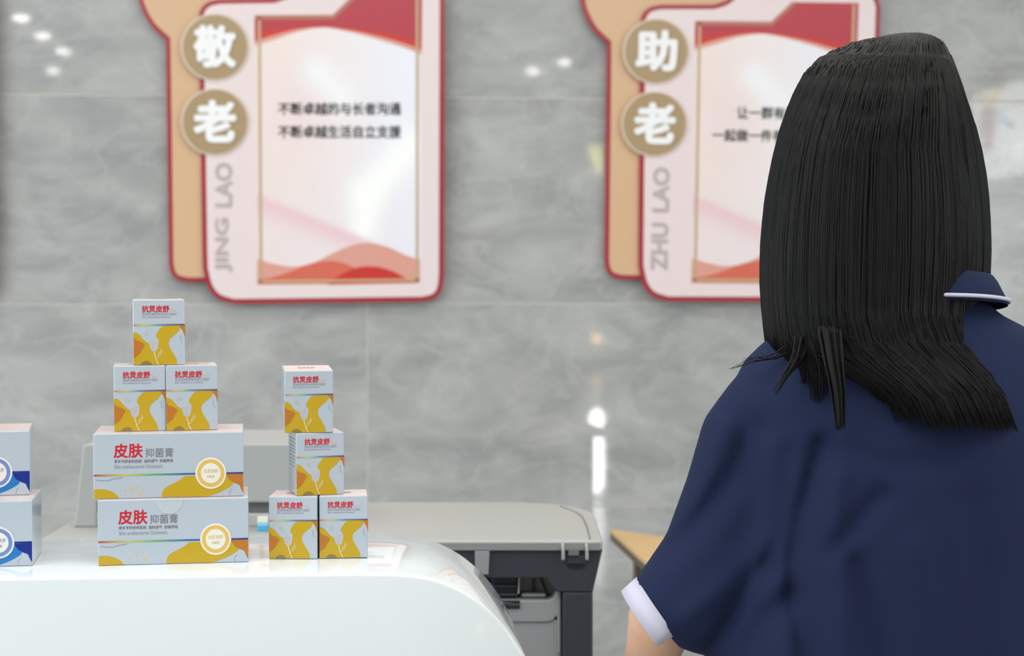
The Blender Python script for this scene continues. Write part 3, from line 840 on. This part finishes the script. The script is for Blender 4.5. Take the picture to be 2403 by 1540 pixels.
# coloured flower film on the right window, mirrored faintly at the right edge of the tiles
def tint(name, col):
    m = bpy.data.materials.new(name); m.use_nodes = True; nt = m.node_tree
    nt.nodes.remove(nt.nodes['Principled BSDF'])
    t_ = nt.nodes.new('ShaderNodeBsdfTransparent'); t_.inputs[0].default_value = col
    nt.links.new(t_.outputs[0], nt.nodes['Material Output'].inputs['Surface'])
    return m
fo = mirror(2340, 330, 0, 5.83)
flower = thing('window_flower', 'coloured flower film on the side window mirrored at the right edge of the tiles', 'sticker', (5.83, fo.y, fo.z))
def film(name, pts, col):
    q = [mirror(x, y, 0, 5.83) - Vector((5.83, fo.y, fo.z)) for x, y in pts]
    prism(name, [(0, p.y, p.z) for p in q], [(.003, p.y, p.z) for p in q], tint(name, col), flower)
film('yellow_petal', catmull([(2292, 196), (2312, 222), (2332, 212), (2352, 165), (2374, 130), (2368, 175), (2348, 222), (2330, 248), (2300, 244)], 3, True), (.95, .80, .45, 1))
film('pink_petal', catmull([(2268, 104), (2335, 84), (2330, 130), (2316, 180), (2300, 150)], 3, True), (.62, .42, .42, 1))
film('pink_petal', catmull([(2302, 262), (2335, 254), (2336, 300), (2320, 358), (2304, 330)], 3, True), (.66, .48, .48, 1))
film('blue_petal', catmull([(2336, 262), (2352, 264), (2366, 290), (2350, 290)], 3, True), (.62, .75, .95, 1))
film('grey_petal', catmull([(2283, 160), (2300, 154), (2314, 192), (2297, 198)], 3, True), (.45, .5, .55, 1))
film('dark_dot', circle_pts(2372, 294, 8, 16), (.2, .22, .22, 1))

# ================================================================== PERSON (seen from behind)
DP = 1.65
SP = DP / 4000.0
PCX = 2130.0
fh = Vector((math.sin(YAW), math.cos(YAW), 0))
porg = CAM + fh * DP + RGT * ((PCX - CX) * SP)
person = thing('person', 'person with long black hair seen from behind in a navy short sleeved top', 'person', (porg.x, porg.y, 0), -YAW)
def LX(px): return (px - PCX) * SP
def LZ(py): return 1.38 - (py - 620) * SP
def to_px(co):
    d = DP + co.y
    return CX + ((PCX - CX) * SP + co.x) / d * 4000.0, 620 + (1.38 - co.z) / d * 4000.0
M_SKIN = mat('skin', srgb(214, 168, 140), 0.5, noise=0.03, nscale=25)
M_SKIN.node_tree.nodes['Principled BSDF'].inputs['Subsurface Weight'].default_value = 0.05
M_NAVY = mat('navy_cotton_cloth', srgb(22, 32, 62), 0.85, spec=0.2, bump=0.25, bscale=1400)
M_CUFF = mat('white_trim_cloth', srgb(188, 186, 204), 0.8, spec=0.2)
M_TROU = mat('dark_trouser_cloth', srgb(34, 36, 46), 0.85, spec=0.2)
M_SHOE = mat('black_shoe_leather', srgb(26, 26, 28), 0.4)
M_HAIR = mat('black_hair', (0.0065, 0.0063, 0.0066, 1), 0.5, spec=0.16)
def ell(cx, cy, cz, rx, ry, rz, bm, n=20, m=12):
    rings = []
    for i in range(1, m):
        a = math.pi * i / m
        rings.append([(cx + rx * math.sin(a) * math.cos(2 * math.pi * k / n), cy + ry * math.sin(a) * math.sin(2 * math.pi * k / n), cz - rz * math.cos(a)) for k in range(n)])
    loft_bm(bm, rings)
def solidify(name, bm, voxel, smooth_it, m, parent, disp=None):
    bmesh.ops.recalc_face_normals(bm, faces=bm.faces)
    me = bpy.data.meshes.new(name + '_raw'); bm.to_mesh(me); bm.free()
    ob = bpy.data.objects.new(name + '_raw', me); C.objects.link(ob)
    md = ob.modifiers.new('r', 'REMESH'); md.mode = 'VOXEL'; md.voxel_size = voxel
    ms = ob.modifiers.new('s', 'SMOOTH'); ms.iterations = smooth_it; ms.factor = 0.5
    dg = bpy.context.evaluated_depsgraph_get(); dg.update()
    res = bpy.data.meshes.new_from_object(ob.evaluated_get(dg))
    res.name = name
    bpy.data.objects.remove(ob); bpy.data.meshes.remove(me)
    if disp:
        nrm = [v.normal.copy() for v in res.vertices]
        for v, n in zip(res.vertices, nrm):
            v.co = disp(v.co, n)
    res.materials.clear()
    return link(name, res, m, parent, True)
# ---- body: one continuous surface
bm = bmesh.new()
hx, hz = LX(2062), LZ(400)
ell(hx, 0.0, hz + .01, .076, .094, .106, bm)                         # skull
ell(hx, 0.028, hz - .055, .058, .062, .075, bm)                      # jaw
ell(hx, 0.098, hz - .018, .011, .017, .022, bm, 12, 8)               # nose
for s in (-1, 1):
    ell(hx + s * .077, 0.008, hz - .012, .009, .019, .031, bm, 12, 8)    # ears
    ell(hx + s * .030, 0.083, hz + .018, .018, .010, .008, bm, 10, 6)    # brows
ell(hx, 0.088, hz - .062, .022, .012, .010, bm, 12, 6)               # mouth
tube_bm(bm, [(hx, 0, hz - .06), (LX(2095), -.005, LZ(640)), (LX(2128), -.01, LZ(800))], [.052, .050, .062], 16)
def ring_xy(cx, cy, z, a, b, n=28): return [(cx + a * math.cos(2 * math.pi * k / n), cy + b * math.sin(2 * math.pi * k / n), z) for k in range(n)]
loft_bm(bm, [ring_xy(0, 0, LZ(y), a, b) for y, a, b in ((760, .07, .05), (850, .145, .075), (1000, .150, .09), (1250, .140, .09), (1600, .125, .085), (2000, .155, .10), (2250, .165, .105), (2420, .13, .09))])
for s in (-1, 1):
    tube_bm(bm, catmull([(s * .082, 0, .72), (s * .088, .004, .50), (s * .090, .012, .44), (s * .092, -.005, .28), (s * .094, -.01, .08)], 3), [.088, .080, .074, .064, .058, .056, .054, .056, .055, .050, .044, .040, .038], 14)
    tube_bm(bm, [(s * .094, -.035, .045), (s * .098, .05, .035), (s * .104, .14, .022)], [.036, .038, .026], 12)
def arm(pts, rad): tube_bm(bm, catmull(pts, 4), [rad[0] + (rad[-1] - rad[0]) * i / (4 * (len(pts) - 1)) for i in range(4 * (len(pts) - 1) + 1)], 14)
def hand(w, d, side):
    """w wrist, d pointing direction (unit): palm, four fingers, thumb"""
    d = Vector(d).normalized(); wv = Vector(w)
    acr = d.cross(Vector((0, 0, 1))).normalized() * side
    dn = acr.cross(d).normalized()
    if dn.z > 0: dn = -dn
    pl = [wv + d * (.085 * t) for t in (0, .35, .7, 1)]
    rings = []
    for t, (w2, h2) in zip(pl, ((.022, .017), (.034, .016), (.038, .014), (.036, .010))):
        rings.append([t + acr * (w2 * math.cos(2 * math.pi * k / 14)) + dn * (h2 * math.sin(2 * math.pi * k / 14)) for k in range(14)])
    loft_bm(bm, rings)
    for i, ln in enumerate((.066, .076, .071, .056)):
        b0 = pl[3] + acr * (-.027 + .018 * i) - d * .012
        p = [b0, b0 + d * (ln * .45) + dn * .006, b0 + d * (ln * .8) + dn * .020, b0 + d * (ln * .98) + dn * .036]
        tube_bm(bm, p, [.0088, .0085, .0078, .0062], 10)
    b0 = pl[1] - acr * .028
    tube_bm(bm, [b0 - d * .01, b0 + d * .02 - acr * .018 + dn * .008, b0 + d * .048 - acr * .026 + dn * .016, b0 + d * .066 - acr * .024 + dn * .024], [.0125, .0115, .0095, .007], 10)
el, wl = (LX(1560), .02, LZ(1462)), (LX(1545), .20, LZ(1715))
arm([(LX(1900), .01, LZ(930)), (LX(1785), .018, LZ(1070)), (LX(1740), .022, LZ(1195)), (LX(1676), .024, LZ(1340)), el], [.034, .031])
ell(el[0], el[1], el[2], .033, .033, .034, bm)
arm([el, (LX(1550), .07, LZ(1570)), wl], [.034, .023]); hand(wl, Vector(wl) - Vector(el), -1)
er, wr_ = (LX(2520), .015, LZ(1640)), (LX(2530), .10, LZ(2160))
arm([(LX(2430), 0, LZ(930)), (LX(2490), 0, LZ(1290)), er], [.046, .036]); arm([er, tuple((Vector(er) + Vector(wr_)) / 2), wr_], [.036, .023]); hand(wr_, (0.02, .18, -1), 1)
body = solidify('body', bm, 0.0048, 3, M_SKIN, person)
M_EYE = mat('eye_white', srgb(235, 235, 232), 0.2); M_IRIS = mat('dark_iris', srgb(40, 28, 22), 0.2); M_LIP = mat('lip_skin', srgb(186, 106, 104), 0.45)
for s in (-1, 1):
    bm = bmesh.new(); ell(hx + s * .030, 0.079, hz + .003, .0135, .010, .008, bm, 12, 8); eye = from_bm('eye', bm, M_EYE, person, True)
    bm = bmesh.new(); ell(hx + s * .030, 0.0865, hz + .003, .0055, .004, .0055, bm, 10, 6); from_bm('iris', bm, M_IRIS, eye, True)
bm = bmesh.new(); ell(hx, 0.096, hz - .061, .021, .006, .006, bm, 12, 6); from_bm('lips', bm, M_LIP, person, True)
# ---- shirt
bm = bmesh.new()
tr = ((706, 175, .060, -.012), (735, 205, .066, -.010), (765, 265, .074, -.008), (800, 335, .084, -.004), (850, 385, .098, 0), (930, 415, .112, 0), (1030, 415, .122, 0),
      (1180, 400, .126, 0), (1300, 405, .126, 0), (1400, 430, .126, 0), (1520, 455, .126, 0), (1700, 440, .124, 0), (2000, 430, .128, 0), (2200, 430, .132, 0))
loft_bm(bm, [ring_xy(0, c, LZ(y), hw * SP, b, 40) for y, hw, b, c in tr])
def sleeve(rs, mir=False, dv=0.0):
    rings = []
    for i, ((ax, ay), (bx, by)) in enumerate(rs):
        A, B = Vector((LX(ax), 0, LZ(ay))), Vector((LX(bx), 0, LZ(by)))
        if mir: A.x, B.x = -A.x, -B.x
        c, e1 = (A + B) / 2, (B - A) / 2
        c.y += dv * i / (len(rs) - 1)
        dep = max(.05, e1.length * .85)
        rings.append([c + e1 * math.cos(2 * math.pi * k / 28) + Vector((0, dep * math.sin(2 * math.pi * k / 28), 0)) for k in range(28)])
    return rings
SL = [((1800, 828), (1990, 1010)), ((1715, 900), (1930, 1080)), ((1655, 985), (1890, 1150)), ((1615, 1130), (1850, 1260)), ((1568, 1265), (1800, 1470)), ((1522, 1335), (1745, 1580)), ((1490, 1380), (1602, 1535))]
RS = [((1800, 828), (1990, 1010)), ((1715, 900), (1930, 1080)), ((1660, 985), (1880, 1150)), ((1640, 1130), (1860, 1220)), ((1630, 1300), (1860, 1350)), ((1625, 1440), (1850, 1470))]
left_rings = sleeve(SL, dv=.02)
loft_bm(bm, left_rings); loft_bm(bm, sleeve(RS, mir=True))
FOLDS = [([(1935, 1050), (1895, 1200), (1872, 1330), (1880, 1440), (1905, 1560)], .014, 30), ([(2075, 1165), (2010, 1235), (1955, 1295)], .007, 27),
         ([(1780, 1010), (1720, 1130), (1640, 1230), (1560, 1300)], .009, 34), ([(1865, 1415), (1800, 1465), (1750, 1550)], .010, 38), ([(1855, 1070), (1838, 1230), (1810, 1340)], .006, 30),
         ([(2020, 1330), (2050, 1440), (2075, 1560)], .008, 30), ([(1965, 1120), (1960, 1280), (1975, 1400), (1985, 1560)], -.007, 30), ([(1610, 1450), (1700, 1380), (1790, 1270)], -.006, 30),
         ([(1660, 1550), (1740, 1430), (1800, 1330)], .007, 22), ([(2150, 1300), (2170, 1420), (2190, 1560)], -.004, 45), ([(2290, 1180), (2310, 1350), (2300, 1560)], .005, 40),
         ([(1700, 1000), (1670, 1090), (1630, 1190)], -.004, 26), ([(2000, 1060), (2100, 1090), (2250, 1080)], .004, 30)]
def shirt_disp(co, n):
    if n.y > .2: return co
    px, py = to_px(co)
    d = 0.0
    for pl, amp, w in FOLDS:
        dm = min(seg_d((px, py), pl[i], pl[i + 1]) for i in range(len(pl) - 1))
        if dm < 3 * w:
            d += amp * math.exp(-(dm / w) ** 2)
    return co + Vector((0, 1, 0)) * d * min(1, max(0, .35 - n.y))
shirt = solidify('shirt', bm, 0.0055, 6, M_NAVY, person, shirt_disp)
# white sleeve band beyond the hem, open towards the underside
c_hem = sum((Vector(p) for p in left_rings[-1]), Vector()) / 28
c_pre = sum((Vector(p) for p in left_rings[-2]), Vector()) / 28
tdir = (c_hem - c_pre).normalized()
tdir = Vector((-.79, 0.10, -.61)).normalized()
hem = [Vector(p) for p in left_rings[-1]]
ks = [k % 28 for k in range(9, 23)]                                   # the half around the upper edge, seen from behind
ks = [k for k in range(9, 24)]
bm = bmesh.new()
sec = []
for k in ks:
    r = (hem[k] - c_hem)
    o1 = c_hem + r * 1.02 - tdir * .006; o2 = c_hem + r * .97 + tdir * .015
    i1 = c_hem + r * .95 - tdir * .006; i2 = c_hem + r * .92 + tdir * .015
    sec.append([o1, o2, i2, i1])
V = [[bm.verts.new(p) for p in q] for q in sec]
for i in range(len(V) - 1):
    for j in range(4):
        bm.faces.new((V[i][j], V[i][(j + 1) % 4], V[i + 1][(j + 1) % 4], V[i + 1][j]))
bm.faces.new(V[0]); bm.faces.new(V[-1][::-1])
tag(from_bm('sleeve_band', bm, M_CUFF, person, True), 'white sleeve band')
# collar with a white piping line
bm = bmesh.new()
def cring(y, a, b, tilt): return [(LX(2140) + a * math.cos(2 * math.pi * k / 36), -.008 + b * math.sin(2 * math.pi * k / 36), LZ(y) + tilt * math.sin(2 * math.pi * k / 36) * -.01) for k in range(36)]
loft_bm(bm, [cring(722, .088, .082, 1), cring(700, .085, .080, 1), cring(668, .078, .074, 1), cring(655, .074, .070, 1), cring(660, .070, .066, 1), cring(722, .078, .072, 1)], cap=False)
collar = from_bm('collar', bm, M_NAVY, person, True)
bm = bmesh.new(); tube_bm(bm, cring(712, .0895, .0835, 1) + cring(712, .0895, .0835, 1)[:1], .0018, 6, cap=False); tag(from_bm('piping', bm, M_CUFF, collar, True), 'white piping line')
# ---- trousers, shoes
bm = bmesh.new()
loft_bm(bm, [ring_xy(0, 0, z, a, b, 32) for z, a, b in ((.86, .160, .115), (.80, .172, .120), (.72, .176, .122), (.66, .165, .115))])
for s in (-1, 1):
    loft_bm(bm, [ring_xy(s * x, y, z, a, b, 24) for z, x, y, a, b in ((.74, .085, 0, .095, .108), (.60, .088, .002, .090, .098), (.44, .092, .008, .078, .082), (.25, .094, .0, .072, .078), (.06, .095, -.005, .070, .080))])
solidify('trousers', bm, 0.009, 4, M_TROU, person)
for s in (-1, 1):
    bm = bmesh.new()
    loft_bm(bm, [[(s * .096 + a * math.cos(t * math.pi / 12), .045 + l * math.sin(t * math.pi / 12), z) for t in range(24)] for z, a, l in ((0, .044, .128), (.012, .046, .131), (.03, .046, .128), (.055, .040, .105), (.072, .030, .075))])
    from_bm('shoe', bm, M_SHOE, person, True)
# ---- hair: scalp mass and locks
TAB = [(82, 2115, 2150, .008, 0), (89, 2070, 2182, .022, 0), (103, 1998, 2204, .042, 0), (130, 1930, 2220, .062, 0), (170, 1890, 2236, .082, 0), (230, 1860, 2258, .099, 0), (300, 1836, 2283, .111, 0),
       (380, 1816, 2304, .115, 0), (480, 1799, 2317, .118, 0), (580, 1791, 2322, .119, 0), (660, 1790, 2320, .119, 0), (720, 1794, 2312, .119, 0), (780, 1800, 2316, .121, 0), (830, 1806, 2362, .126, 0),
       (870, 1880, 2402, .132, 0), (920, 1960, 2438, .137, 0), (970, 1990, 2462, .140, 0), (1010, 2005, 2474, .141, 0)]
def hair_at(y):
    if y <= TAB[0][0]: return TAB[0][1:4]
    for i in range(len(TAB) - 1):
        if TAB[i][0] <= y <= TAB[i + 1][0]:
            t = (y - TAB[i][0]) / (TAB[i + 1][0] - TAB[i][0])
            return tuple(TAB[i][k] + (TAB[i + 1][k] - TAB[i][k]) * t for k in (1, 2, 3))
    return TAB[-1][1:4]
def hair_pt(th, y, push=0.0):
    L, R_, b = hair_at(y)
    cx, hw = (L + R_) / 2, (R_ - L) / 2
    x = cx - hw * math.cos(th)
    v = -(b + push) * math.sin(th) + .004
    f_ = (DP + min(v, 0) * min(1, max(0, (y - 90) / 250.0))) / 4000.0     # points nearer the viewpoint sit proportionally closer in
    return Vector(((x - CX) * f_ - (PCX - CX) * SP - push * math.cos(th), v, 1.38 - (y - 620) * f_))
bm = bmesh.new()
NA = 40
rings = []
ys = [82, 89, 103, 130, 150, 170, 200, 230, 300, 380, 480, 580, 660, 720, 780, 830, 850, 890, 930, 965]
for y in ys:
    rg = []
    a0, a1 = (-70, 250) if y < 200 else ((-55, 235) if y < 300 else (-30, 210))
    if y > 840: a0, a1 = 18, 162
    for k in range(NA + 1):
        th = math.radians(a0 + (a1 - a0) * k / NA)
        p = hair_pt(th, y, -min(.003, .2 * hair_at(y)[2]))
        gr = .0007 * math.sin(th * 23 + y * .004) + .0004 * math.sin(th * 41 + 1.3)
        p.x += -gr * math.cos(th); p.y += -gr * math.sin(th)
        rg.append(p)
    for k in range(NA, -1, -1):
        th = math.radians(a0 + (a1 - a0) * k / NA)
        p = hair_pt(th, y, -min(.020, .45 * hair_at(y)[2]) if y < 840 else -.014)
        p.z -= .010 if y < 200 else 0
        rg.append(p)
    rings.append(rg)
loft_bm(bm, rings)
rnd = random.Random(11)
def end_y(s):
    if s < .13: return rnd.uniform(815, 842)
    if s < .22: return rnd.uniform(828, 868)
    if s < .255: return rnd.uniform(880, 905)
    if s < .33: return rnd.uniform(880, 950)
    if s < .42: return rnd.uniform(945, 995)
    if s < .90: return rnd.uniform(975, 1015)
    return rnd.uniform(800, 990)
for i in range(2600):
    s = rnd.random()
    th = math.radians(-25 + 230 * s) if rnd.random() < .25 else math.pi * s
    sv = min(1, max(0, th / math.pi))
    y0 = 85 + rnd.random() ** 3 * 40
    y1 = end_y(sv)
    if y1 <= 870 or True:
        th_e = th + rnd.uniform(-.05, .05)
    n = 15
    w1, w2, ph = rnd.uniform(0, .02), rnd.uniform(4, 9), rnd.uniform(0, 6.28)
    pu = rnd.uniform(-.003, .0012)
    path, rad = [], []
    r0 = rnd.uniform(.0005, .0011)
    for k in range(n):
        t = k / (n - 1)
        y = y0 + (y1 - y0) * t
        tt = th + (th_e - th) * t + w1 * math.sin(w2 * t + ph) * t
        if y > 840 and th < .9:                       # side locks keep hanging straight
            q = hair_pt(tt, 838, pu); q.z -= (y - 838) * SP * .93
        else:
            q = hair_pt(tt, y, pu)
        path.append(q); rad.append(r0 * (1 - .65 * max(0, (t - .8) / .2)))
    tube_bm(bm, path, rad, 4)
# lock hanging free over the shoulder, a shorter one, and flying wisps
def locks(pts, n, spread, r):
    for i in range(n):
        ox, oy = rnd.gauss(0, spread), rnd.gauss(0, .003)
        p = [Vector((LX(x + ox * (1 - .6 * (k / (len(pts) - 1)))), v + oy, LZ(y + rnd.uniform(-6, 6)))) for k, (x, y, v) in enumerate(pts)]
        p = [Vector(q) for q in catmull([tuple(q) for q in p], 4)]
        tube_bm(bm, p, [r * (1 - .8 * (k / (len(p) - 1)) ** 2) for k in range(len(p))], 4)
locks([(1895, 760, -.112), (1900, 830, -.122), (1908, 900, -.128), (1912, 975, -.132)], 34, 15, .0015)
locks([(1850, 780, -.085), (1835, 830, -.092), (1805, 870, -.098), (1785, 905, -.100)], 16, 12, .0012)
locks([(1840, 800, -.06), (1800, 826, -.06), (1750, 840, -.058), (1700, 856, -.055)], 4, 8, .0006)
locks([(1850, 805, -.06), (1800, 832, -.062), (1760, 834, -.060), (1725, 838, -.058)], 4, 8, .0006)
hair = from_bm('hair', bm, M_HAIR, person, True)
